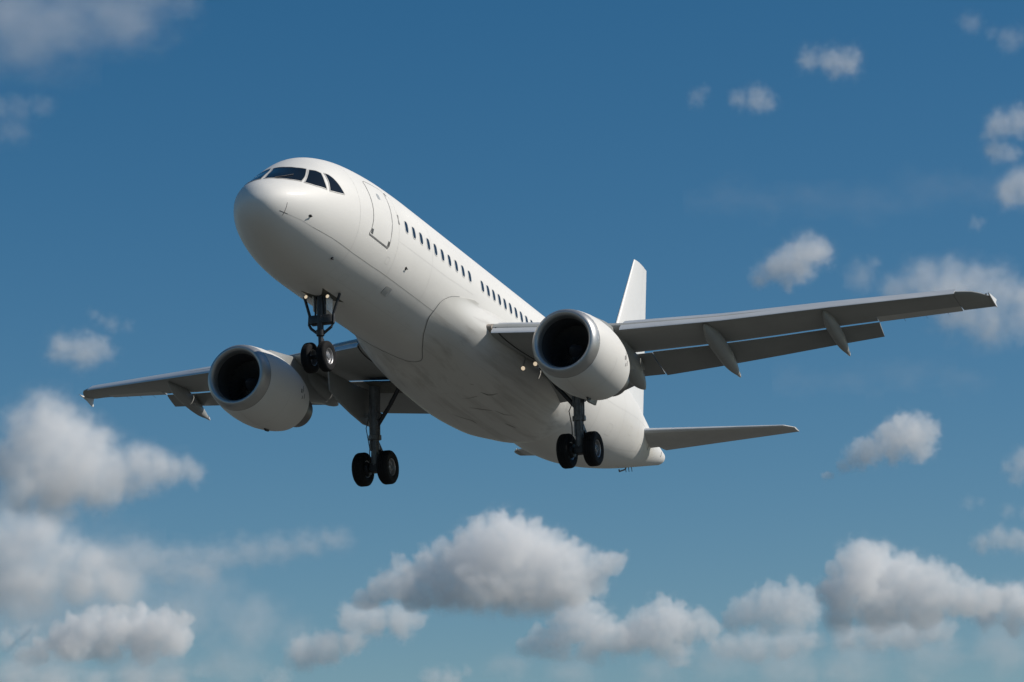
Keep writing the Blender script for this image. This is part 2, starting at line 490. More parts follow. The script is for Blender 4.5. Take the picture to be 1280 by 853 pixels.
def blade(name, s, z0, z1, c0, c1, sweep, th=0.035, y=0.0, mt=WHITE):
    bmx = MB()
    rings = []
    for k in range(4):
        f = k/3.0; z = z0 + (z1 - z0)*f; c_ = c0 + (c1 - c0)*f; so = s + sweep*f
        rings.append([A(so + c_*x, y + th*yy, z) for x, yy in ((0, 0), (.15, .7), (.4, 1), (.75, .7), (1, 0), (.75, -.7), (.4, -1), (.15, -.7))])
    bmx.ring_loft(rings, True, True, True)
    return bmx.build(name, mt, jet, 50)
blade('antenna', 8.6, 2.15, 2.45, 0.4, 0.22, 0.2)
for i, s in enumerate((32.9, 33.25, 33.6)):
    blade('drain_mast', s, prof(s)[1] + 0.05, prof(s)[1] - 0.14, 0.09, 0.06, 0.10, 0.012, mt=DARKM)
tm = MB(); tm.path([A(32.2, 0, prof(32.2)[1] - .05), A(32.25, 0, prof(32.2)[1] - .12), A(32.9, 0, prof(32.9)[1] - .07), A(33.0, 0, prof(33.0)[1])], 0.03)
tm.build('tail_bumper', LINE, jet)
vm = MB(); ribbon(vm, [(33.0, -28), (33.12, -8)], 0.07, 0.006); vm.build('outflow_slot', LINE, jet, 60)
vm = MB(); ribbon(vm, [(35.9, -20), (36.0, 8)], 0.06, 0.006); vm.build('outflow_slot', LINE, jet, 60)

# belly fairing under the wing: it grows out of the skin behind a curved front edge
FH = pchip([11.06, 11.5, 12.5, 14, 16, 18.5, 20, 21.2, 22.3, 23.0], [2.10, 2.15, 2.27, 2.44, 2.52, 2.50, 2.40, 2.25, 2.07, 1.80])
FB = pchip([11.06, 11.5, 12.5, 14, 16, 18.5, 20, 21.2, 22.2, 22.9], [-2.19, -2.22, -2.32, -2.50, -2.66, -2.74, -2.73, -2.64, -2.46, -2.10])
FT = pchip([11.06, 11.5, 12.5, 14, 16, 19, 21, 23.2], [-0.50, -0.42, -0.2, 0.0, 0.1, 0.0, -0.4, -0.8])
FP = pchip([11.06, 13, 16, 18, 20, 21.4, 23.2], [1.0, 0.90, 0.77, 0.71, 0.74, 0.92, 1.0])
FE = pchip([-90, -85, -71, -57, -42, -30, -20, -14, -8], [12.48, 12.42, 11.43, 10.52, 10.05, 10.12, 10.58, 11.3, 12.4])   # front edge against the angle round the belly
ang = [-8 - 164*j/80.0 for j in range(81)]
fm = MB(); rings = []
NR = 70
for i in range(NR):
    f = (i/(NR - 1.0))**1.15
    r = []
    for j, a_ in enumerate(ang):
        am = a_ if a_ >= -90 else -180 - a_
        sf = float(FE(am))
        s = sf + (23.0 - sf)*f
        h, b_, tz, p_ = float(FH(s)), float(FB(s)), float(FT(s)), float(FP(s))
        ph = math.pi*j/80.0
        ca, sa = math.cos(ph), math.sin(ph)
        zc = -0.62
        side_k = max(0.0, 1 - min(j, 80 - j)/7.0)            # the top rows run up to the shoulder and into the cabin side
        P = A(s, (h - side_k**1.6*(h - 1.92))*math.copysign(abs(ca)**p_, ca), zc - (zc - b_)*abs(sa)**p_ + side_k*(tz - zc))
        w_ = min(max((s - sf - 0.02)/2.6, 0), 1); w_ = w_*w_*(3 - 2*w_)
        Q = surf(s, a_, 0.014)
        r.append(Q.lerp(P, w_))
    rings.append(r)
fm.ring_loft(rings, False)
# the edge's own small thickness
fm.ring_loft([[surf(float(FE(a_ if a_ >= -90 else -180 - a_)), a_, 0.0) for a_ in ang], rings[0]], False)
fairing = fm.build('belly_fairing', BELLY, jet, 50)
lm = MB()
ribbon(lm, [(float(FE(a_ if a_ >= -90 else -180 - a_)) - 0.012, a_) for a_ in ang[3:-3]], 0.028, 0.009)
lm.build('fairing_seal', LINE, fairing, 60)
# scuffs and drips along the belly
def fairing_strip(mb, ij, w0):
    L, R_ = [], []
    P = []
    for k in range(len(ij) - 1):
        (i0, j0), (i1, j1) = ij[k], ij[k + 1]
        for q in range(5):
            i_, j_ = i0 + (i1 - i0)*q/5.0, j0 + (j1 - j0)*q/5.0
            a, b_ = int(i_), int(j_); fi, fj = i_ - a, j_ - b_
            pt = (rings[a][b_]*(1-fi)*(1-fj) + rings[a+1][b_]*fi*(1-fj) + rings[a][b_+1]*(1-fi)*fj + rings[a+1][b_+1]*fi*fj)
            n_ = (rings[a+1][b_] - rings[a][b_]).cross(rings[a][b_+1] - rings[a][b_]).normalized()
            if n_.z > 0: n_ = -n_
            P.append((pt + n_*0.005, n_))
    for k, (p, n_) in enumerate(P):
        t_ = P[min(k+1, len(P)-1)][0] - P[max(k-1, 0)][0]
        w_ = t_.cross(n_).normalized()*w0*0.5*math.sin(math.pi*(k + 0.5)/len(P))
        L.append(p - w_); R_.append(p + w_)
    mb.ring_loft([L, R_], False)
SCUFF = mat('scuff', (0.20, 0.19, 0.175), 0.7, vary=0.35, scale=9)
for ij, w0 in (([(27, 31), (30, 30), (31.5, 28.5), (33, 26)], .055), ([(24, 38), (26, 34.5), (27.5, 32.5)], .03), ([(30, 39), (33, 36.5), (36, 34)], .045), ([(36, 34), (40, 33), (43, 30.5)], .03),
               ([(22, 31), (24, 30)], .02), ([(34, 44), (39, 41), (42, 41)], .035), ([(44, 36), (50, 34.5)], .04)):
    sm = MB(); fairing_strip(sm, ij, w0); sm.build('scuff_mark', SCUFF, fairing, 60)
for j0 in (22, 40, 58):
    sm = MB(); fairing_strip(sm, [(4, j0), (20, j0), (44, j0), (60, j0)], .014); sm.build('fairing_joint', FAINT, fairing, 60)
for i0 in (20, 33, 46):
    sm = MB(); fairing_strip(sm, [(i0, 10), (i0, 40), (i0, 70)], .014); sm.build('fairing_joint', FAINT, fairing, 60)
# ------------------------------------------------------------------ wheels
def tyre_rim(s, y, z, R, hw, rr, out):
    """a wheel about the y axis: dished rim as the wheel, its tyre as a piece of it"""
    c = A(s, y, z)
    wm = MB()
    d = Vector((0, out, 0))
    wm.lathe(c, d, [(-hw*.8, rr*1.0), (-hw*.75, rr*.92), (-hw*.2, rr*.85), (hw*.30, rr*.86), (hw*.72, rr*.92), (hw*.80, rr*1.0)], 40)
    wm.lathe(c, d, [(hw*.32, rr*.86), (hw*.20, rr*.74), (hw*.26, rr*.50), (hw*.62, rr*.38), (hw*.70, rr*.24), (hw*.66, 0.0)], 40)
    wm.lathe(c, -d, [(hw*.1, rr*.86), (hw*.0, rr*.5), (hw*.3, 0.0)], 40)
    for k in range(9):
        a = 2*math.pi*k/9
        q = c + Vector((math.cos(a), 0, math.sin(a)))*rr*.62 + d*hw*.14
        wm.tube(q, q + d*hw*.20, rr*.10, n=10)
    for k in range(8):
        a = 2*math.pi*k/8 + .2
        q = c + Vector((math.cos(a), 0, math.sin(a)))*rr*.30 + d*hw*.62
        wm.tube(q, q + d*hw*.14, rr*.05, n=6)
    wheel = wm.build('wheel', RIM, jet, 40)
    tm = MB()
    prof_ = [(-hw*.78, rr*.99), (-hw*.92, rr*1.12), (-hw*1.0, rr + (R-rr)*.45), (-hw*.95, rr + (R-rr)*.75), (-hw*.74, R*.965), (-hw*.56, R*.992)]
    gro = []
    for gx in (-.36, 0.0, .36):
        gro += [(hw*(gx - .055), R), (hw*(gx - .045), R*.975), (hw*(gx + .045), R*.975), (hw*(gx + .055), R)]
    prof_ = prof_ + gro + [(-h, r) for h, r in reversed(prof_)]
    tm.lathe(c, d, prof_, 56)
    tm.build('tyre', TYRE, wheel, 30)
    return wheel
# ------------------------------------------------------------------ lifting surfaces
def airfoil(tc, camber=0.015, n=18, x0=0.0, x1=1.0):
    xs = [(1 - math.cos(math.pi*i/n))/2 for i in range(n + 1)]
    def half(x): return 5*tc*(0.2969*math.sqrt(x) - 0.126*x - 0.3516*x*x + 0.2843*x**3 - 0.1030*x**4) + 0.0015*x
    up = [(x, camber*4*x*(1-x) + half(x)) for x in xs]
    lo = [(x, camber*4*x*(1-x) - half(x)) for x in xs]
    return list(reversed(up)) + lo[1:]
def section(y, s0, z0, s1, z1, tc, camber=0.015):
    c = math.hypot(s1 - s0, z1 - z0); cs, sn = (s1 - s0)/c, (z1 - z0)/c
    return [A(s0 + c*(x*cs - h*sn), y, z0 + c*(x*sn + h*cs)) for x, h in airfoil(tc, camber)]
def interp(x, xs, ys): return float(np.interp(x, xs, ys))

def canoe(mb, y, s0, z0, s1, z1, wd, ht, nose=0.35):
    rings = []
    N = 22
    for i in range(N + 1):
        f = i/N
        k = (math.sin(math.pi*min(f/(2*nose), 0.5)))**0.7 if f < nose else (math.cos(math.pi/2*((f - nose)/(1 - nose))**1.5))**0.85
        k = max(k, 0.015)
        z = z0 + (z1 - z0)*f**1.15
        rings.append([A(s0 + (s1 - s0)*f, y + wd*k*math.cos(a), z + ht*k*math.sin(a)) for a in [2*math.pi*j/20 for j in range(20)]])
    mb.ring_loft(rings, True, True, True)

LE_S = [12.93, 14.88, 19.72, 20.15, 20.95]
def fTE(y): return 17.5 if y < 5.94 else 17.5 + (y - 5.94)*0.366
for side, ys, zs, fdz, tdz, TY in ((1, [1.9, 6.1, 9.3, 12.6, 16.3, 17.3], [-1.06, -.87, -.45, .1, .66, .80], [-.62, -.56, -.52, -.49], [-.12, -.12, -.12, -.14], 17.3),
                                   (-1, [1.9, 6.1, 9.96, 13, 16.4, 17.52], [-1.06, -.76, -.29, .07, .47, .57], [-.68, -.52, -.38, -.30], [-.12, -.12, -0.04, 0.16], 17.52)):
    LE_Y = [1.9, 6.1, TY - 0.9, TY - 0.35, TY]
    te = lambda y: interp(y, [2, 7, 12, 17], tdz)
    zl = lambda y: interp(y, ys, zs)
    sle = lambda y: interp(y, LE_Y, LE_S)
    wm = MB()
    st = [1.9, 2.6, 3.5, 4.6, 5.6, 6.4, 7.6, 9, 10.5, 12, 13.6]
    tcs = lambda y: interp(y, [1.9, 6.2, 12, 17.3], [0.135, 0.145, 0.125, 0.10])
    wm.ring_loft([section(side*y, sle(y), zl(y), fTE(y), zl(y) + te(y), tcs(y)) for y in st], True, True, True)
    # outer panel: fixed part, then the aileron cut from the same section, then the tip
    def cut(y, f0, f1, tc, droop=0.0):
        s0, z0, s1, z1 = sle(y), zl(y), fTE(y) + 0.03, zl(y) + te(y)
        c = math.hypot(s1 - s0, z1 - z0); cs, sn = (s1 - s0)/c, (z1 - z0)/c
        def half(x): return 5*tc*(0.2969*math.sqrt(x) - 0.126*x - 0.3516*x*x + 0.2843*x**3 - 0.1030*x**4) + 0.004*x
        xs = [f0 + (f1 - f0)*((1 - math.cos(math.pi*i/16))/2) for i in range(17)]
        up = [(x, 0.06*x*(1 - x) + half(x)) for x in reversed(xs)]; lo = [(x, 0.06*x*(1 - x) - half(x)) for x in xs[(1 if f0 == 0 else 0):]]
        return [A(s0 + c*(x*cs - h*sn), side*y, z0 + c*(x*sn + h*cs) - droop*max(0, x - f0)) for x, h in up + lo]
    YA = TY - 1.0
    wm.ring_loft([cut(y, 0.0, 0.735, tcs(y)) for y in (13.6, 14.6, 15.6, YA)], True, True, True)
    wm.ring_loft([cut(y, 0.0, 1.0, tcs(y)*(1 - 0.45*max(0, y - TY + 0.5)/0.5)) for y in (YA + 0.01, TY - 0.7, TY - 0.45, TY - 0.25, TY - 0.1, TY)], True, True, True)
    wing = wm.build('wing', WINGG, jet, 42)
    am = MB()
    am.ring_loft([cut(y, 0.741, 1.0, tcs(y), 0.10) for y in (13.63, 14.6, 15.6, YA - 0.02)], True, True, True)
    am.build('aileron', PALEG, wing, 42)
    # slats: thin shells carried ahead of and below the leading edge
    for y0, y1 in ((2.42, 4.95), (6.25, TY - 0.93)):
        sm = MB(); rings = []
        for i in range(25):
            y = y0 + (y1 - y0)*i/24.0
            ch = interp(y, [2, 6, 16.4], [3.5, 2.9, 2.05])
            pts = airfoil(tcs(y)*1.22, 0.0, 40)
            up = [p for p in pts[:41] if p[0] <= 0.20]
            lo = [p for p in pts[41:] if p[0] <= 0.012]
            inner = [(0.03, lo[-1][1]*0.70), (0.05, 0.0), (0.10, up[0][1]*0.60), (0.17, up[0][1]*0.86)]
            a = rad(26)
            px_, ph_ = 0.18*ch, 0.05*ch                      # turned nose-down about a point inside the wing
            ring = []
            for x, h in up + lo + inner:
                X, H = x*ch - px_, h*ch - ph_
                ring.append(A(sle(y) - 0.15 + px_ + X*math.cos(a) + H*math.sin(a), side*y, zl(y) + 0.05 + ph_ + H*math.cos(a) + X*math.sin(a)))
            rings.append(ring)
        sm.ring_loft(rings, True, True, True)
        sm.build('slat', SLATM, wing, 50)
    # root end cap of the slat, wearing its own brown seal
    rm = MB()
    rm.ring_loft([section(side*y, sle(y) - 0.10, zl(y) + 0.0, sle(y) + 2.3, zl(y) - 0.05, 0.155, 0.01) for y in (1.95, 2.15, 2.40)], True, True, True)
    rm.build('slat_root_fairing', ROOTB, wing, 50)
    # black seal where the wing skin meets the fairing
    rs = MB()
    sec = section(side*2.50, sle(2.50), zl(2.50), fTE(2.50), zl(2.50) + te(2.50), tcs(2.50))
    rs.path([p + Vector((0, side*0.10*min(1, k/6.0), -0.004)) for k, p in enumerate(sec[18:31])], 0.020, 8)
    rs.build('root_seal', DARKM, wing, 60)
    # flaps
    fm = MB()
    fy = [6.42, 8.2, 10.3, 12, 13.62]
    def flapTE(y): return interp(y, [6.4, 10.3, 13.65], [19.22, 20.12, 21.0]), zl(y) + interp(y, [2, 6.4, 10.3, 13.65], fdz)
    fm.ring_loft([section(side*y, fTE(y) + 0.02, zl(y) + te(y) - 0.045, *flapTE(y), 0.085, 0.0) for y in fy], True, True, True)
    flap = fm.build('flap', FLAPG, wing, 42)
    fm = MB()
    fm.ring_loft([section(side*y, fTE(y) + 0.03, zl(y) - 0.165, 19.95 if y < 5 else 19.3, zl(y) + interp(y, [2, 6.4], [-0.74, -0.60]), 0.11, 0.01) for y in (2.0, 3.2, 4.5, 5.5)], True, True, True)
    fm.build('flap', FLAPG, wing, 42)
    fm = MB()
    fm.ring_loft([section(side*y, fTE(y) + 0.05, zl(y) - 0.18, flapTE(6.45)[0] - 0.06, zl(6.45) + fdz[1] + 0.02, 0.09, 0.01) for y in (5.6, 6.38)], True, True, True)
    fm.build('flap_seal', FLAPG, wing, 42)
    # flap track fairings
    dz = 0.0 if side > 0 else 0.04
    for cy, s0, z0, s1, z1, wd, ht in ((5.72, 15.4, zl(5.7) - 0.30, 18.95 if side > 0 else 18.6, zl(5.7) - (1.02 if side > 0 else 0.74), 0.36, 0.44),
                                       (8.72, 16.15, zl(8.72) - 0.20, 20.15, zl(8.72) - 0.86, 0.25, 0.35),
                                       (12.3, 17.95, zl(12.3) - 0.16, 21.25, zl(12.3) - 0.72, 0.20, 0.29)):
        cm = MB(); canoe(cm, side*cy, s0, z0, s1, z1 + dz, wd, ht)
        cano = cm.build('flap_track_fairing', WINGG, wing, 40)
        if cy > 6:  # white end piece: sunlight on the aft tip, put in as colour
            cm = MB()
            cm.lathe(A(s1 - 0.16, side*cy, z1 + dz + 0.03), Vector((-1, 0, -0.25)), [(0, 0.075), (0.10, 0.055), (0.2, 0.03), (0.24, 0.008)], 14, 0, True, True)
            cm.build('sunlit_fairing_tip', FINW, cano, 40)
    # wing tip fence
    tm = MB()
    zt = zl(TY); UPF = 0.10 if side > 0 else 0.36
    tm.plate([A(20.55, side*(TY + .01), zt), A(21.1, side*(TY + .02), zt + 0.06), A(21.55, side*(TY + .03), zt + UPF), A(21.72, side*(TY + .03), zt + UPF), A(21.62, side*(TY + .02), zt - 0.04),
              A(21.72, side*(TY + .05), zt - 0.17), A(21.62, side*(TY + .05), zt - 0.19), A(21.2, side*(TY + .02), zt - 0.09)], (0, 1, 0), 0.04, taper=0.03)
    tm.build('wingtip_fence', FINW, wing, 40)
    lm = MB()
    lm.lathe(A(20.75, side*(TY - .1), zl(TY) + 0.02), Vector((1, side*0.6, 0)), [(-0.05, 0.03), (0.0, 0.028), (0.03, 0.02), (0.045, 0.003)], 14, 0, True, True)
    lm.build('navigation_light', GLASS, wing, 40)
    for yy in (14.4, 15.1, 15.8):
        wk = MB()
        e = A(fTE(yy) + 0.02, side*yy, zl(yy) + te(yy) - 0.03)
        wk.tube(e, e + Vector((-0.26, 0, -0.03)), 0.006, 0.003, 6)
        wk.build('static_wick', DARKM, wing)

    # ---------------------------------------------------------------- engine
    ey, ez, es = side*5.78, -2.535, 10.78
    ax = Vector((-1, 0, 0))
    base = A(es, ey, ez)
    n = 72
    cw = MB()
    cw.lathe(base, ax, [(0.395, 1.125), (0.42, 1.142), (0.9, 1.215), (1.4, 1.255), (1.9, 1.262), (2.4, 1.235), (2.9, 1.165), (3.3, 1.075), (3.55, 1.005), (3.56, 0.975), (3.2, 0.985), (2.7, 0.98)], n)
    eng = cw.build('engine', WHITE, jet, 40)
    lp = MB()
    lp.lathe(base, ax, [(0.385, 1.122), (0.30, 1.114), (0.20, 1.096), (0.11, 1.066), (0.045, 1.026), (0.01, 0.985), (0.0, 0.950), (0.012, 0.910), (0.05, 0.872), (0.11, 0.845), (0.2, 0.826), (0.30, 0.818)], n)
    lp.build('intake_lip', LIPM, eng, 60)
    lp = MB(); lp.lathe(base, ax, [(0.372, 1.112), (0.41, 1.112)], n)
    lp.build('lip_joint', LINE, eng, 60)
    dk = MB()
    dk.lathe(base, ax, [(0.30, 0.8175), (0.5, 0.815), (0.9, 0.835), (1.25, 0.86), (1.9, 0.86)], n)
    dk.build('inlet_duct', DUCT, eng, 60)
    fn = MB()
    for k in range(36):
        a0 = 2*math.pi*k/36
        rings = []
        for q in range(6):
            f = q/5.0; r = 0.24 + 0.60*f; tw = rad(20 + 42*f); hw = 0.13 + 0.03*f
            cr = Vector((0, math.cos(a0), math.sin(a0))); tg = Vector((0, -math.sin(a0), math.cos(a0)))
            ctr = A(es + 1.25, ey, ez) + cr*r
            dirv = (-ax)*math.cos(tw) + tg*math.sin(tw)
            nn = dirv.cross(cr).normalized()*0.008
            rings.append([ctr - dirv*hw - nn*.2, ctr - nn, ctr + dirv*hw - nn*.2, ctr + dirv*hw + nn*.2, ctr + nn, ctr - dirv*hw + nn*.2])
        fn.ring_loft(rings, True, True, True)
    fn.lathe(base, ax, [(1.52, 0.86), (1.53, 0.20)], 48)
    fan = fn.build('fan', FANM, eng, 40)
    sp = MB()
    sp.lathe(base, ax, [(0.78, 0.0), (0.80, 0.03), (0.88, 0.085), (1.0, 0.15), (1.15, 0.22), (1.3, 0.265), (1.5, 0.28)], 36)
    sp.build('spinner', SPINM, eng, 60)
    nz = MB()
    nz.lathe(base, ax, [(2.7, 0.80), (3.2, 0.80), (3.6, 0.76), (4.2, 0.66), (4.75, 0.56), (4.76, 0.53), (4.3, 0.56)], n)
    nz.lathe(base, ax, [(2.75, 0.99), (2.76, 0.78)], n)
    nz.build('exhaust_nozzle', NOZM, eng, 40)
    nz = MB()
    nz.lathe(base, ax, [(4.0, 0.44), (4.5, 0.36), (5.0, 0.22), (5.35, 0.05), (5.36, 0.002)], 36)
    nz.lathe(base, ax, [(4.2, 0.57), (4.21, 0.30)], 36)
    nz.build('exhaust_cone', NOZM, eng, 40)
    py = MB()
    P_ = [(12.2, ez + 1.235), (13.0, ez + 1.48), (14.2, ez + 1.66), (14.9, zl(5.78) + 0.02), (16.0, zl(5.78) - 0.10), (17.9, zl(5.78) - 0.30), (18.35, zl(5.78) - 0.48), (17.9, ez + 0.90), (16.6, ez + 0.62), (15.6, ez + 0.40), (14.4, ez + 0.65), (13.2, ez + 0.98)]
    py.plate([A(s, ey, z) for s, z in P_], (0, 1, 0), 0.46, taper=0.10)
    py.build('engine_pylon', WINGG, eng, 50)
    mk = MB()
    # small latches and a drain mark low on the cowl
    def cowl(s_, deg, o=0.006):
        r_ = float(np.interp(s_ - es, [0.42, 0.9, 1.4, 1.9, 2.4, 2.9, 3.3, 3.55], [1.142, 1.215, 1.255, 1.262, 1.235, 1.165, 1.075, 1.005])) + o
        return A(s_, ey + r_*math.cos(rad(deg)), ez + r_*math.sin(rad(deg)))
    for s_, d_, ds, dd in ((13.22, -3, .13, 7), (13.46, 2, .07, 10), (13.36, -12, .07, 6), (13.56, -9, .06, 9), (13.40, -2, .04, 5)):
        mk.ring_loft([[cowl(s_, d_), cowl(s_ + ds, d_ + 1.5)], [cowl(s_ + .03, d_ + dd), cowl(s_ + ds + .02, d_ + dd + 1)]], False)
    mk.build('cowl_latch', LINE, eng, 60)
    mk = MB()
    for s_ in (12.45,):
        for j in range(40):
            d0, d1 = -170 + 4*j, -166 + 4*j
            mk.ring_loft([[cowl(s_, d0, .003), cowl(s_ + .010, d0, .003)], [cowl(s_, d1, .003), cowl(s_ + .010, d1, .003)]], False)
    mk.ring_loft([[cowl(es + .45 + .1*j, -90.3, .003) for j in range(32)], [cowl(es + .45 + .1*j, -89.8, .003) for j in range(32)]], False)
    mk.build('cowl_joint', FAINT, eng, 60)
    dm = MB(); dm.plate([cowl(13.0, -90, -0.02), cowl(13.35, -90, -0.02), cowl(13.33, -90, .07), cowl(13.12, -90, .07)], (0, 1, 0), 0.05)
    dm.build('cowl_drain', DARKM, eng)

    # ---------------------------------------------------------------- main landing gear
    gy, gs, gz = side*3.80, 17.72, -4.19
    gm = MB()
    gm.tube(A(17.45, gy, zl(3.8) - 0.2), A(17.62, gy, -3.12), 0.20, 0.19, 20)
    gm.tube(A(17.60, gy, -3.02), A(17.63, gy, -3.20), 0.23, 0.23, 20)
    gm.tube(A(17.62, gy, -3.1), A(gs, gy, gz + 0.02), 0.145, 0.145, 18)
    gm.box(A(17.60, gy, -2.35), 0.42, 0.40, 0.30)
    gm.box(A(17.50, gy - side*0.02, -2.62), 0.20, 0.34, 0.22)
    gm.box(A(17.66, gy, -3.42), 0.30, 0.26, 0.18)
    gm.tube(A(17.34, gy + side*0.10, -2.0), A(17.50, gy + side*0.10, -3.6), 0.035, n=10)
    gm.tube(A(17.34, gy - side*0.12, -2.0), A(17.52, gy - side*0.10, -3.75), 0.028, n=10)
    gm.tube(A(17.78, gy - 0.12, -2.9), A(17.95, gy - 0.12, -3.9), 0.03, n=10)
    gear = gm.build('main_landing_gear', STRUT, jet, 40)
    gm = MB()
    gm.tube(A(gs, gy - 0.62, gz), A(gs, gy + 0.62, gz), 0.10, n=16)
    gm.box(A(gs, gy, gz), 0.30, 0.34, 0.30)
    for d in (-1, 1):
        gm.lathe(A(gs, gy + d*0.20, gz), (0, d, 0), [(0, 0.10), (0.01, 0.22), (0.14, 0.24), (0.15, 0.1)], 24)
    gm.build('axle', DARKM, gear, 40)
    gm = MB()
    gm.plate([A(17.74, gy, -3.16), A(18.22, gy, -3.50), A(18.20, gy, -3.62), A(17.74, gy, -3.36)], (0, 1, 0), 0.16)
    gm.plate([A(18.22, gy, -3.50), A(17.80, gy, -4.02), A(17.86, gy, -4.16), A(18.24, gy, -3.64)], (0, 1, 0), 0.12)
    gm.build('torque_link', DARKM, gear, 40)
    gm = MB()
    gm.tube(A(17.55, gy - side*0.10, -2.72), A(17.35, side*3.10, -2.02), 0.08, 0.07, 14)
    gm.tube(A(17.35, side*3.13, -2.06), A(17.25, side*2.72, -1.42), 0.08, 0.07, 14)
    gm.build('side_brace', DARKM, gear, 40)
    gm = MB()
    yo = gy + side*0.42
    gm.plate([A(15.2, yo + side*.30, zl(4.2) - 0.38), A(18.3, yo + side*.1, zl(4.2) - 0.35), A(18.3, yo, -2.2), A(18.1, yo - side*.02, -2.56), A(17.5, yo - side*.02, -2.62), A(16.5, yo, -2.50), A(15.7, yo + side*.12, -2.26), A(15.25, yo + side*.25, -1.95)], (0, 1, 0), 0.09, taper=0.03)
    gm.box(A(17.6, yo - side*0.18, -2.3), 0.10, 0.38, 0.08)
    gm.build('gear_door', WINGG, gear, 40)
    gm = MB()
    gm.path([A(17.55, gy - side*0.2, -2.5), A(17.35, gy - side*0.27, -2.9), A(17.45, gy - side*0.2, -3.4), A(17.6, gy - side*0.22, -4.0)], 0.018)
    gm.path([A(17.5, gy + side*0.17, -2.3), A(17.4, gy + side*0.25, -2.8), A(17.55, gy + side*0.16, -3.5), A(17.68, gy + side*0.2, -4.1)], 0.015)
    gm.build('brake_hose', DARKM, gear)
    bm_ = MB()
    # flat plate under the wing, coloured dark for shade inside the leg bay
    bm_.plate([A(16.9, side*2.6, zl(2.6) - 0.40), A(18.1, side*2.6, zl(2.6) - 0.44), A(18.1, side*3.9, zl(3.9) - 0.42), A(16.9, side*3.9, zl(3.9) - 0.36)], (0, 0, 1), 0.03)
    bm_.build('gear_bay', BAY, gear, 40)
    for d in (-1, 1):
        tyre_rim(gs, gy + d*0.47, gz, 0.595, 0.21, 0.30, d)
# ------------------------------------------------------------------ tail
fm = MB()
def fin_sec(z, f0, f1, tc=0.095):
    s0 = interp(z, [1.6, 2.6, 8.25], [28.6, 30.35, 33.95]); s1 = interp(z, [1.6, 8.25], [35.02, 35.50])
    c = s1 - s0
    out = []
    for x, h in airfoil(tc, 0.0, 22):
        out.append((x, h))
    pts = [(x, h) for x, h in out if f0 - 1e-6 <= x <= f1 + 1e-6]
    return [A(s0 + x*c, h*c, z) for x, h in pts]
def fin_ring(z, f0, f1):
    s0 = interp(z, [1.6, 2.6, 8.25], [28.6, 30.35, 33.95]); s1 = interp(z, [1.6, 8.25], [35.02, 35.50]); c = s1 - s0
    tc = 0.095
    def half(x): return 5*tc*(0.2969*math.sqrt(x) - 0.126*x - 0.3516*x*x + 0.2843*x**3 - 0.1030*x**4) + 0.001*x
    N = 16
    xs = [f0 + (f1 - f0)*((1 - math.cos(math.pi*i/N))/2) for i in range(N + 1)]
    return [A(s0 + x*c, half(x)*c, z) for x in reversed(xs)] + [A(s0 + x*c, -half(x)*c, z) for x in xs[(1 if f0 == 0 else 0):]]
zz = [0.9, 1.6, 2.1, 2.6, 3.6, 5.0, 6.5, 7.8, 8.12, 8.25]
fm.ring_loft([fin_ring(z, 0.0, 0.70) for z in zz], True, True, True)
fin = fm.build('tail_fin', FINW, jet, 40)
rm = MB()
rm.ring_loft([fin_ring(z, 0.7025, 1.0) for z in (1.35, 2.05, 3.6, 5.0, 6.5, 7.8, 8.12, 8.24)], True, True, True)
rm.build('rudder', FINW, fin, 40)
for side in (1, -1):
    hm = MB()
    TIP = 6.38 if side > 0 else 5.5
    Y = [0.55, 1.2, 2.5, 4, 5.4, TIP - 0.3, TIP]
    sl = lambda y: interp(y, [0.55, TIP - 0.3, TIP], [31.0, 34.36, 34.85]); sr = lambda y: interp(y, [0.55, TIP], [34.45, 35.55])
    zh = lambda y: 0.22 + (y - 0.55)*(0.107 if side > 0 else 0.135)
    def hs(y, f0, f1, tc=0.10):
        c = sr(y) - sl(y)
        def half(x): return 5*tc*(0.2969*math.sqrt(x) - 0.126*x - 0.3516*x*x + 0.2843*x**3 - 0.1030*x**4) + 0.001*x
        N = 14
        xs = [f0 + (f1 - f0)*((1 - math.cos(math.pi*i/N))/2) for i in range(N + 1)]
        return [A(sl(y) + x*c, side*y, zh(y) + half(x)*c) for x in reversed(xs)] + [A(sl(y) + x*c, side*y, zh(y) - half(x)*c) for x in xs[(1 if f0 == 0 else 0):]]
    hm.ring_loft([hs(y, 0.0, 0.72) for y in Y], True, True, True)
    stab = hm.build('horizontal_stabilizer', PALEG, jet, 40)
    em = MB()
    em.ring_loft([hs(y, 0.724, 1.0) for y in (1.15, 2.5, 4, 5.4, TIP - 0.3, TIP)], True, True, True)
    em.build('elevator', PALEG, stab, 40)
    lm = MB()
    lm.ring_loft([[p + Vector((0.02, 0, 0.0)) for p in hs(y, 0.0, 0.05, 0.115)] for y in Y[1:-1]], True, True, True)
    lm.build('leading_edge', SLATM, stab, 50)

# ------------------------------------------------------------------ nose gear
gm = MB()
gm.tube(A(5.12, 0, -1.95), A(5.24, 0, -3.35), 0.105, 0.10, 18)
gm.tube(A(5.22, 0, -3.25), A(5.34, 0, -4.04), 0.072, 0.072, 16)
gm.tube(A(5.22, 0, -3.22), A(5.245, 0, -3.42), 0.135, 0.125, 18)
gear = gm.build('nose_landing_gear', DARKM, jet, 40)
gm = MB()
gm.box(A(5.26, 0, -2.90), 0.26, 0.74, 0.30, bev=0.2)
for d in (-1, 1):
    gm.path([A(5.26, d*0.60, -2.10), A(5.27, d*0.40, -2.72)], 0.045, 12)
    gm.path([A(5.27, d*0.40, -2.72), A(5.28, d*0.41, -3.02), A(5.28, d*0.34, -3.14), A(5.26, d*0.06, -3.36)], 0.045, 12)
gm.path([A(5.10, 0.12, -2.05), A(5.22, 0.16, -2.8)], 0.035, 10)
gm.path([A(5.10, -0.14, -2.05), A(5.22, -0.18, -2.8)], 0.03, 10)
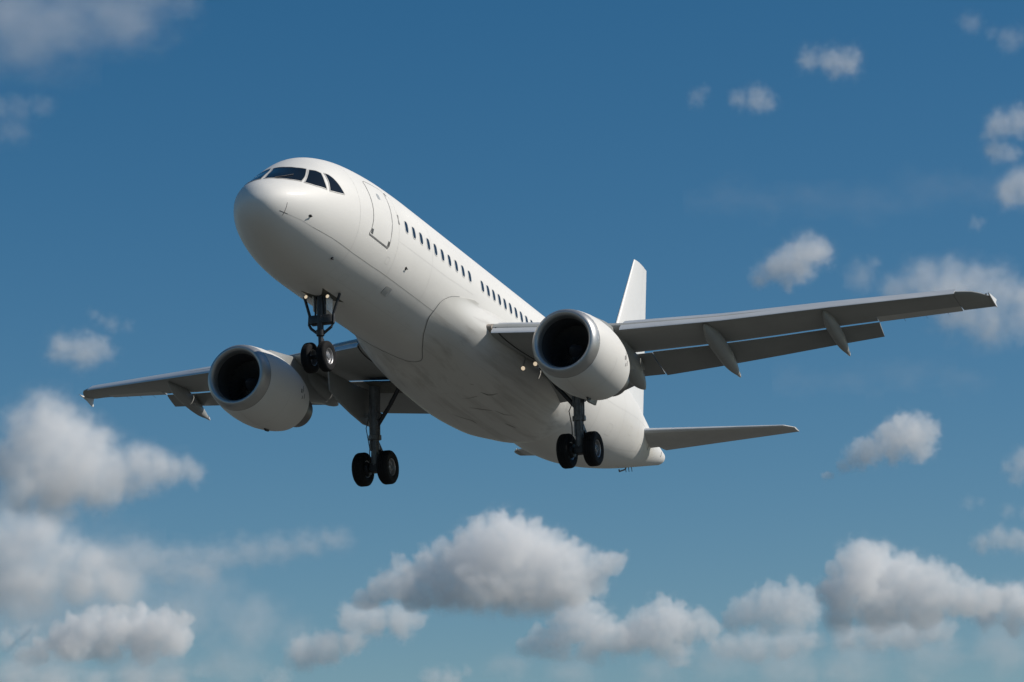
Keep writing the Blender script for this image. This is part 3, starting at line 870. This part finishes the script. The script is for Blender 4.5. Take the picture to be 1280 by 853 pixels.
gm.path([A(5.45, 0.02, -2.1), A(5.30, 0.02, -2.8)], 0.05, 10)
gm.build('drag_brace', DARKM, gear, 40)
gm = MB()
gm.plate([A(5.32, 0, -3.42), A(5.62, 0, -3.66), A(5.60, 0, -3.74), A(5.32, 0, -3.54)], (0, 1, 0), 0.10)
gm.plate([A(5.62, 0, -3.66), A(5.40, 0, -3.96), A(5.44, 0, -4.04), A(5.63, 0, -3.76)], (0, 1, 0), 0.08)
gm.build('torque_link', DARKM, gear, 40)
gm = MB(); gm.tube(A(5.34, -0.44, -4.04), A(5.34, 0.25, -4.04), 0.065, n=14)
gm.build('axle', DARKM, gear, 40)
gm = MB()
patch(gm, [(4.55, -101), (4.55, -79), (6.0, -79), (6.0, -101)], 0.004, rings=3)  # flat patch on the skin, the open bay's inner shade painted dark
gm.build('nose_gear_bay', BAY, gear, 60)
for y, s0 in ((0.20, 5.12), (-0.24, 5.10)):
    gm = MB()
    gm.plate([A(s0, y, -2.12), A(s0 + 0.46, y, -2.12), A(s0 + 0.42, y + 0.02, -2.66), A(s0 + 0.05, y + 0.02, -2.62)], (0, 1, 0), 0.03, taper=0.02)
    gm.build('gear_door', WHITE, gear, 40)
for s, y, z in ((4.95, 0.33, -2.26), (4.95, -0.40, -2.20)):  # small lamps added in place of warm sunlit glints in the bay
    lm = MB()
    lm.lathe(A(s + 0.06, y, z), (1, 0, 0), [(-0.08, 0.02), (-0.05, 0.045), (0.0, 0.06), (0.05, 0.065), (0.06, 0.058)], 20, 0, True, False)
    lm.lathe(A(s + 0.06, y, z), (1, 0, 0), [(0.045, 0.056), (0.06, 0.04), (0.065, 0.001)], 20, 1)
    lm.build('bay_glint_lamp', [LIPM, LAMP], gear, 40)
for d, yy in ((-1, -0.36), (1, 0.17)):
    tyre_rim(5.34, yy, -4.05, 0.475, 0.145, 0.25, d)

# landing lights let down under the port wing root
for s, y, z in ((15.35, 2.62, -1.86), (15.62, 2.95, -1.66)):
    lm = MB()
    lm.lathe(A(s, y, z), (0.75, 0.62, -0.22), [(-0.12, 0.025), (-0.08, 0.06), (0.0, 0.078), (0.05, 0.082), (0.06, 0.076)], 22, 0, True, False)
    lm.lathe(A(s, y, z), (0.75, 0.62, -0.22), [(0.045, 0.070), (0.06, 0.05), (0.068, 0.001)], 22, 1)
    lm.tube(A(s + 0.05, y, z + 0.08), A(s + 0.25, y, z + 0.45), 0.03, n=8)
    lm.build('landing_light', [LIPM, LAMP], jet, 40)
# ------------------------------------------------------------------ clouds: real volumes far behind the aircraft
CLOUD_MATS = {}
def cloud_mat(g):
    key = round(g, 2)
    if key in CLOUD_MATS: return CLOUD_MATS[key]
    mt = bpy.data.materials.new('cloud_vapour')
    mt.use_nodes = True
    nt = mt.node_tree
    nt.nodes.clear()
    out = nt.nodes.new('ShaderNodeOutputMaterial')
    pv = nt.nodes.new('ShaderNodeVolumePrincipled')
    pv.inputs['Color'].default_value = (0.988, 0.990, 0.994, 1)
    pv.inputs['Anisotropy'].default_value = key
    pv.inputs['Density'].default_value = 1.0
    nt.links.new(pv.outputs[0], out.inputs['Volume'])
    CLOUD_MATS[key] = mt
    return mt

def cloud(label, puffs, depth_of=0.6, dens=6.0, edge=0.55, rough=0.85, fine=0.30, seed=0, base=None, group='clouds in the blue sky', stretch=1.0, D=None, res=0.6, cat='cloud'):
    """puffs: (u, v, r) lobes measured in 1/1280ths of the view's width; every lobe also gets its own depth.
    dens is the optical depth of 100 of those units of full cloud."""
    rng = random.Random(seed)
    us = [p[0] for p in puffs]; vs = [p[1] for p in puffs]
    u0 = (min(us) + max(us))/2; v0 = (min(vs) + max(vs))/2
    d = (fwd + right*((u0 - 640)/CAM_F) + down*((v0 - 426.5)/CAM_F)).normalized()
    if D is None:
        D = 800.0/max(d.z, 0.08)
    k = D/CAM_F
    loc = CAM_W + d*D
    az = math.atan2(d.y, d.x) - math.pi/2          # local y points away from the camera's place, local z is up
    soft = edge >= 0.6
    grow = 1.12 if not soft else 1.5
    if soft: edge *= 1.25; fine *= 1.15
    C = [((u - u0)*k, rng.uniform(-1, 1)*r*depth_of*k, -(v - v0)*k, r*k*grow) for u, v, r in puffs]
    vol = bpy.data.volumes.new('cloud')
    ob = bpy.data.objects.new('cloud', vol)
    mt = cloud_mat(0.0)
    vol.materials.append(mt)
    vol.render.step_size = 0.0
    COL.objects.link(ob)
    ob.location = loc
    ob.rotation_euler = (0, 0, az)
    ob['label'] = label; ob['category'] = cat; ob['group'] = group
    ng = bpy.data.node_groups.new('cloud_density', 'GeometryNodeTree')
    ng.interface.new_socket('Geometry', in_out='INPUT', socket_type='NodeSocketGeometry')
    ng.interface.new_socket('Geometry', in_out='OUTPUT', socket_type='NodeSocketGeometry')
    N, L = ng.nodes, ng.links
    gout = N.new('NodeGroupOutput')
    def math_(op, a, b=None, c=None, clamp=False):
        n = N.new('ShaderNodeMath'); n.operation = op; n.use_clamp = clamp
        for i, x in enumerate((a, b, c)):
            if x is None: continue
            if isinstance(x, (int, float)): n.inputs[i].default_value = x
            else: L.new(x, n.inputs[i])
        return n.outputs[0]
    def vmath(op, a, b=None, s=None):
        n = N.new('ShaderNodeVectorMath'); n.operation = op
        for i, x in enumerate((a, b)):
            if x is None: continue
            if isinstance(x, (tuple, list)): n.inputs[i].default_value = x
            else: L.new(x, n.inputs[i])
        if s is not None:
            if isinstance(s, (int, float)): n.inputs['Scale'].default_value = s
        return n
    pos = N.new('GeometryNodeInputPosition').outputs[0]
    rm = float(np.mean([c[3] for c in C]))
    def noise(vec, scale, detail, roughness=0.55, offs=0.0):
        n = N.new('ShaderNodeTexNoise'); n.noise_dimensions = '3D'
        n.inputs['Scale'].default_value = scale; n.inputs['Detail'].default_value = detail; n.inputs['Roughness'].default_value = roughness
        a = vmath('ADD', vec, (seed*131.7 + offs, seed*57.3, seed*91.1))
        L.new(a.outputs[0], n.inputs['Vector'])
        return n
    # warp the space a little so that lobes are not balls
    wn = noise(vmath('SCALE', pos, s=1.0/rm).outputs[0], 0.9, 4.0)
    wv = vmath('SUBTRACT', wn.outputs['Color'], (0.5, 0.5, 0.5))
    ws = vmath('SCALE', wv.outputs[0], s=rm*rough*1.6)
    p2 = vmath('ADD', pos, ws.outputs[0]).outputs[0]
    F = None
    for c in C:
        df = vmath('SUBTRACT', p2, (c[0], c[1], c[2])).outputs[0]
        df = vmath('MULTIPLY', df, (1.0/(c[3]*stretch), 1.0/(c[3]*(0.6 + 0.6*depth_of)), 1.0/c[3])).outputs[0]
        f = math_('SUBTRACT', 1.0, vmath('LENGTH', df).outputs['Value'])
        F = f if F is None else math_('SMOOTH_MAX', F, f, 0.25 if soft else 0.16)
    pn = vmath('MULTIPLY', pos, (1.0/(rm*stretch), 1.0/rm, 1.0/rm)).outputs[0]
    n1 = noise(pn, 1.7, 7.0, 0.58, 11.0).outputs[0]
    F = math_('ADD', F, math_('MULTIPLY', math_('SUBTRACT', n1, 0.5), fine*4.0))
    dn = N.new('ShaderNodeMapRange'); dn.interpolation_type = 'SMOOTHSTEP'
    dn.inputs[1].default_value = 0.0; dn.inputs[2].default_value = edge; dn.inputs[3].default_value = 0.0; dn.inputs[4].default_value = dens/(100*k)
    L.new(F, dn.inputs[0])
    den = dn.outputs[0]
    sk = N.new('ShaderNodeMapRange'); sk.interpolation_type = 'SMOOTHSTEP'      # thin vapour feathering off the lobes
    sk.inputs[1].default_value = -0.32; sk.inputs[2].default_value = 0.25; sk.inputs[4].default_value = 0.05*dens/(100*k)
    L.new(F, sk.inputs[0])
    den = math_('ADD', den, sk.outputs[0])
    if base is not None:
        zb = -(base - v0)*k
        sp = N.new('ShaderNodeSeparateXYZ'); L.new(p2, sp.inputs[0])
        bn = N.new('ShaderNodeMapRange'); bn.interpolation_type = 'SMOOTHSTEP'
        bn.inputs[1].default_value = zb - 12*k; bn.inputs[2].default_value = zb + 30*k
        L.new(sp.outputs[2], bn.inputs[0])
        den = math_('MULTIPLY', den, bn.outputs[0])
    ex = 1.0 + 0.55*rough + fine*0.8
    mn = [min(c[i] - c[3]*(stretch if i == 0 else 1.0)*ex for c in C) for i in range(3)]
    mx = [max(c[i] + c[3]*(stretch if i == 0 else 1.0)*ex for c in C) for i in range(3)]
    vc = N.new('GeometryNodeVolumeCube')
    L.new(den, vc.inputs['Density'])
    vc.inputs['Min'].default_value = mn; vc.inputs['Max'].default_value = mx
    for i, a in enumerate('XYZ'):
        q = res if i != 1 else res*0.6
        vc.inputs['Resolution ' + a].default_value = int(min(300, max(16, (mx[i] - mn[i])/k*q)))
    sm = N.new('GeometryNodeSetMaterial'); sm.inputs['Material'].default_value = mt
    L.new(vc.outputs[0], sm.inputs[0]); L.new(sm.outputs[0], gout.inputs[0])
    md = ob.modifiers.new('vapour', 'NODES'); md.node_group = ng
    return ob

cloud('large heaped cumulus with a flat base below the main wheels, the biggest cloud', [(632,690,42),(600,690,38),(665,690,36),(690,705,34),(715,712,32),(575,705,34),(550,715,30),(525,722,27),(500,730,25),(475,740,20),(455,747,14),(640,730,45),(680,735,38),(600,735,40),(560,738,30),(520,742,25),(740,712,20),(762,706,15),(745,728,18),(715,740,28),(600,658,16),(625,652,16),(650,655,14),(575,672,16),(553,684,14),(530,697,14),(505,708,14),(484,726,14),(690,676,16),(712,684,14),(668,662,14),(732,697,15),(770,704,13),(748,716,18),(465,745,16)], dens=3.4, seed=1, base=776, res=0.85, edge=0.38, rough=0.8, fine=0.34)
cloud('faint ragged cloud tucked under the left end of the biggest cumulus', [(440,775,20),(465,775,24),(500,778,22),(520,776,14),(380,815,22),(410,812,24),(440,805,20),(430,762,10),(455,758,10),(490,765,11)], dens=3.2, seed=3, edge=0.5)
cloud('two-humped cumulus just right of and below the biggest cumulus', [(725,778,30),(750,790,28),(700,795,24),(675,803,18),(655,808,13),(830,780,30),(800,788,28),(855,785,24),(875,785,18),(775,800,26),(740,812,22),(830,808,24),(700,815,20),(724,752,12),(745,765,12),(700,772,12),(830,756,13),(850,760,12),(810,768,12),(875,772,12),(675,790,13),(890,790,14)], dens=3.1, seed=4, base=832, res=0.8, edge=0.38, fine=0.34)
cloud('tall domed cumulus at lower right with lumpy shoulders', [(1095,715,36),(1120,722,34),(1075,730,32),(1055,742,30),(1145,730,34),(1170,738,32),(1195,748,30),(1215,757,26),(1100,755,36),(1150,762,32),(1050,770,24),(1088,686,14),(1110,690,14),(1062,700,14),(1045,710,14),(1030,735,13),(1138,700,14),(1165,708,14),(1190,722,13),(1222,738,13),(1230,755,20),(1080,705,30)], dens=3.4, seed=2, base=792, res=0.85, edge=0.38, rough=0.8, fine=0.34)
cloud('low rounded cumulus between the two-humped cumulus and the tall dome', [(965,755,26),(990,755,26),(940,765,24),(915,775,17),(1005,765,24),(960,778,20),(985,780,20),(965,735,12),(990,734,12),(945,745,12),(920,758,11),(1010,745,13)], dens=2.6, seed=5, base=796, res=0.8, edge=0.38, fine=0.34)
cloud('thin flat sheet of cloud beneath the tall dome', [(910,805,14),(940,806,17),(980,806,16),(1010,800,13),(1095,798,18),(1130,796,18),(1165,792,16),(850,815,12),(1060,800,14)], dens=3.2, seed=6, edge=0.6, stretch=1.4)
cloud('hazy cumulus cut by the lower right edge of the view', [(1250,752,24),(1275,755,26),(1300,765,30),(1235,770,18),(1265,778,18)], dens=4, seed=7, edge=0.5)
cloud('bulging cumulus with a long tail under the starboard wing tip', [(58,542,36),(85,548,34),(42,555,32),(112,560,28),(128,548,14),(20,582,30),(70,585,42),(110,590,36),(145,590,26),(172,586,24),(197,584,21),(218,582,17),(238,588,13),(250,596,9),(30,612,28),(75,615,30),(125,612,26),(170,605,18)], dens=2.9, seed=8, edge=0.65, rough=0.7)
cloud('soft grey cloud bank at the left edge below the bulging cumulus', [(20,682,40),(52,676,34),(76,692,26),(8,722,40),(45,732,34),(98,727,26),(130,722,20),(110,705,26),(150,735,22)], dens=3.0, seed=9, edge=0.8)
cloud('long thin streak of cloud trailing right from the left bank', [(150,704,20),(190,702,20),(230,698,18),(270,694,16),(310,690,17),(345,685,16),(380,680,15),(210,718,16),(250,714,15),(170,690,16),(415,676,13)], dens=1.7, seed=10, edge=0.8, stretch=1.6)
cloud('cumulus with a dark flat base in the bottom left corner', [(110,790,26),(140,785,27),(170,785,27),(200,788,26),(220,795,20),(82,800,24),(55,812,16),(30,820,9),(130,808,24),(180,810,22),(95,812,22),(40,822,14),(215,808,18),(175,765,12),(150,767,12),(118,770,12),(205,769,12),(230,774,11),(92,778,11),(70,792,12)], dens=5.0, seed=11, base=834, res=0.8, edge=0.38, fine=0.34)
cloud('small bright scrap at the left edge above the corner cumulus', [(8,800,13),(30,792,10),(45,786,6)], dens=3, seed=12, edge=0.6)
cloud('low grey layer along the bottom left of the view', [(20,846,20),(70,850,20),(120,852,16),(170,850,16),(215,848,14),(250,838,8)], dens=2.0, seed=13, edge=0.7, stretch=1.3)
cloud('small bright cumulus right of the tailplane with a ragged left tail', [(1130,545,26),(1150,545,24),(1110,552,22),(1090,562,20),(1072,572,17),(1055,582,11),(1035,594,7),(1150,562,18),(1120,568,16),(1128,526,10),(1150,527,10),(1108,536,10),(1165,540,11),(1075,556,9)], dens=3.0, seed=14, edge=0.42, res=0.8)
cloud('slanting wispy cloud above the port wing', [(990,325,18),(1010,318,18),(1028,316,14),(970,335,15),(950,345,11),(1000,340,14),(985,352,9)], dens=3.2, seed=15, edge=0.6)
cloud('faint smudge of cloud between the slanting wisp and the port wing tip', [(1078,346,17),(1092,330,10),(1065,352,9)], dens=1.0, seed=16, edge=0.8)
cloud('broad soft cloud behind the port wing tip', [(1130,357,20),(1160,350,24),(1190,350,26),(1220,358,26),(1250,362,24),(1278,372,24),(1200,388,26),(1232,408,26),(1180,378,22),(1265,410,20)], dens=2.0, seed=17, edge=0.8)
cloud('puffy scrap highest of the small clouds over the port wing', [(1012,75,13),(1040,75,15),(1060,80,16),(1045,92,9)], dens=2.3, seed=18, edge=0.7)
cloud('round scrap left of and below the highest puffy scrap', [(925,122,11),(945,122,14),(960,130,10)], dens=1.9, seed=19, edge=0.7)
cloud('tiny faint wisp left of the round scrap', [(872,120,10),(880,112,7),(866,130,6)], dens=1.1, seed=20, edge=0.8)
cloud('curling scrap at the upper right edge of the view', [(1250,158,15),(1275,152,17),(1240,168,9),(1245,188,13),(1262,196,10)], dens=2.4, seed=21, edge=0.7)
cloud('pale cloud at the right edge below the curling scrap', [(1260,236,16),(1282,236,20)], dens=2.6, seed=22, edge=0.7)
cloud('faint wisp in the upper right corner', [(1215,25,13),(1262,48,15),(1240,38,8)], dens=0.9, seed=23, edge=0.8)
cloud('speck of cloud under the pale right edge cloud', [(1220,279,8),(1228,276,5)], dens=1.4, seed=24, edge=0.7)
cloud('small flat cloud left of the starboard engine above the wing', [(80,437,16),(105,437,19),(125,435,14),(65,438,8),(95,428,10)], dens=2.2, seed=25, edge=0.7, stretch=1.15)
cloud('small wisp just above the flat cloud left of the starboard engine', [(140,405,10),(160,408,7),(118,394,7),(128,400,7)], dens=1.2, seed=26, edge=0.8)
cloud('pale veil across the upper left corner', [(20,20,50),(75,16,42),(130,8,34),(180,2,24),(222,4,14),(30,62,34),(160,30,30),(60,45,40),(235,8,12)], dens=0.6, seed=27, edge=0.9, stretch=1.7, rough=1.0)
cloud('thin streak at the left edge under the corner veil', [(-5,140,16),(25,137,16),(52,130,12),(15,165,16)], dens=0.75, seed=28, edge=0.9, stretch=1.2)
cloud('small lens of cloud above the tall dome at the right edge', [(1228,678,10),(1250,674,13),(1275,676,13),(1295,678,12)], dens=2.6, seed=29, edge=0.6, stretch=1.2)
cloud('wispy cloud at the right edge level with the tailplane tip', [(1265,583,11),(1282,578,16),(1272,600,10)], dens=2.0, seed=30, edge=0.7)
cloud('faint flake of cloud above the lens-shaped cloud', [(1212,628,8),(1226,628,6),(1260,640,9),(1282,642,9)], dens=1.2, seed=31, edge=0.8)
cloud('small puff at the bottom edge under the biggest cumulus', [(540,848,12),(562,850,13),(585,840,7)], dens=2.2, seed=32, edge=0.6)
cloud('faint puff at the bottom edge under the tall dome', [(1040,842,14),(1015,846,10),(1058,836,7)], dens=1.0, seed=33, edge=0.8)
cloud('dim puff at the bottom edge left of the ragged cloud', [(350,850,14),(335,848,9)], dens=1.6, seed=34, edge=0.7)
cloud('dim grey veil behind the corner cumulus and the left bank', [(50,765,46),(140,745,40),(230,760,38),(310,775,30),(60,830,40),(190,835,40),(290,830,30),(370,800,20),(150,700,36),(250,735,34)], dens=0.9, seed=35, edge=0.9, stretch=1.2, res=0.4)
cloud('dim grey veil low across the bottom right of the view', [(900,825,26),(980,835,30),(1070,830,28),(1160,825,30),(1250,815,30),(820,840,20),(720,838,22),(640,825,18)], dens=1.0, seed=36, edge=0.9, stretch=1.3, res=0.4)
cloud('barely visible streak of high vapour right of the tail fin', [(900,235,20),(960,250,22),(1020,245,22),(1090,250,24),(1160,240,24),(1220,245,22)], dens=0.16, seed=37, edge=0.9, stretch=2.0, rough=1.1, res=0.35)
cloud('barely visible streak of vapour under the port wing', [(1000,470,18),(1060,480,20),(1130,470,20),(1200,480,18)], dens=0.2, seed=38, edge=0.9, stretch=2.0, rough=1.1, res=0.35)
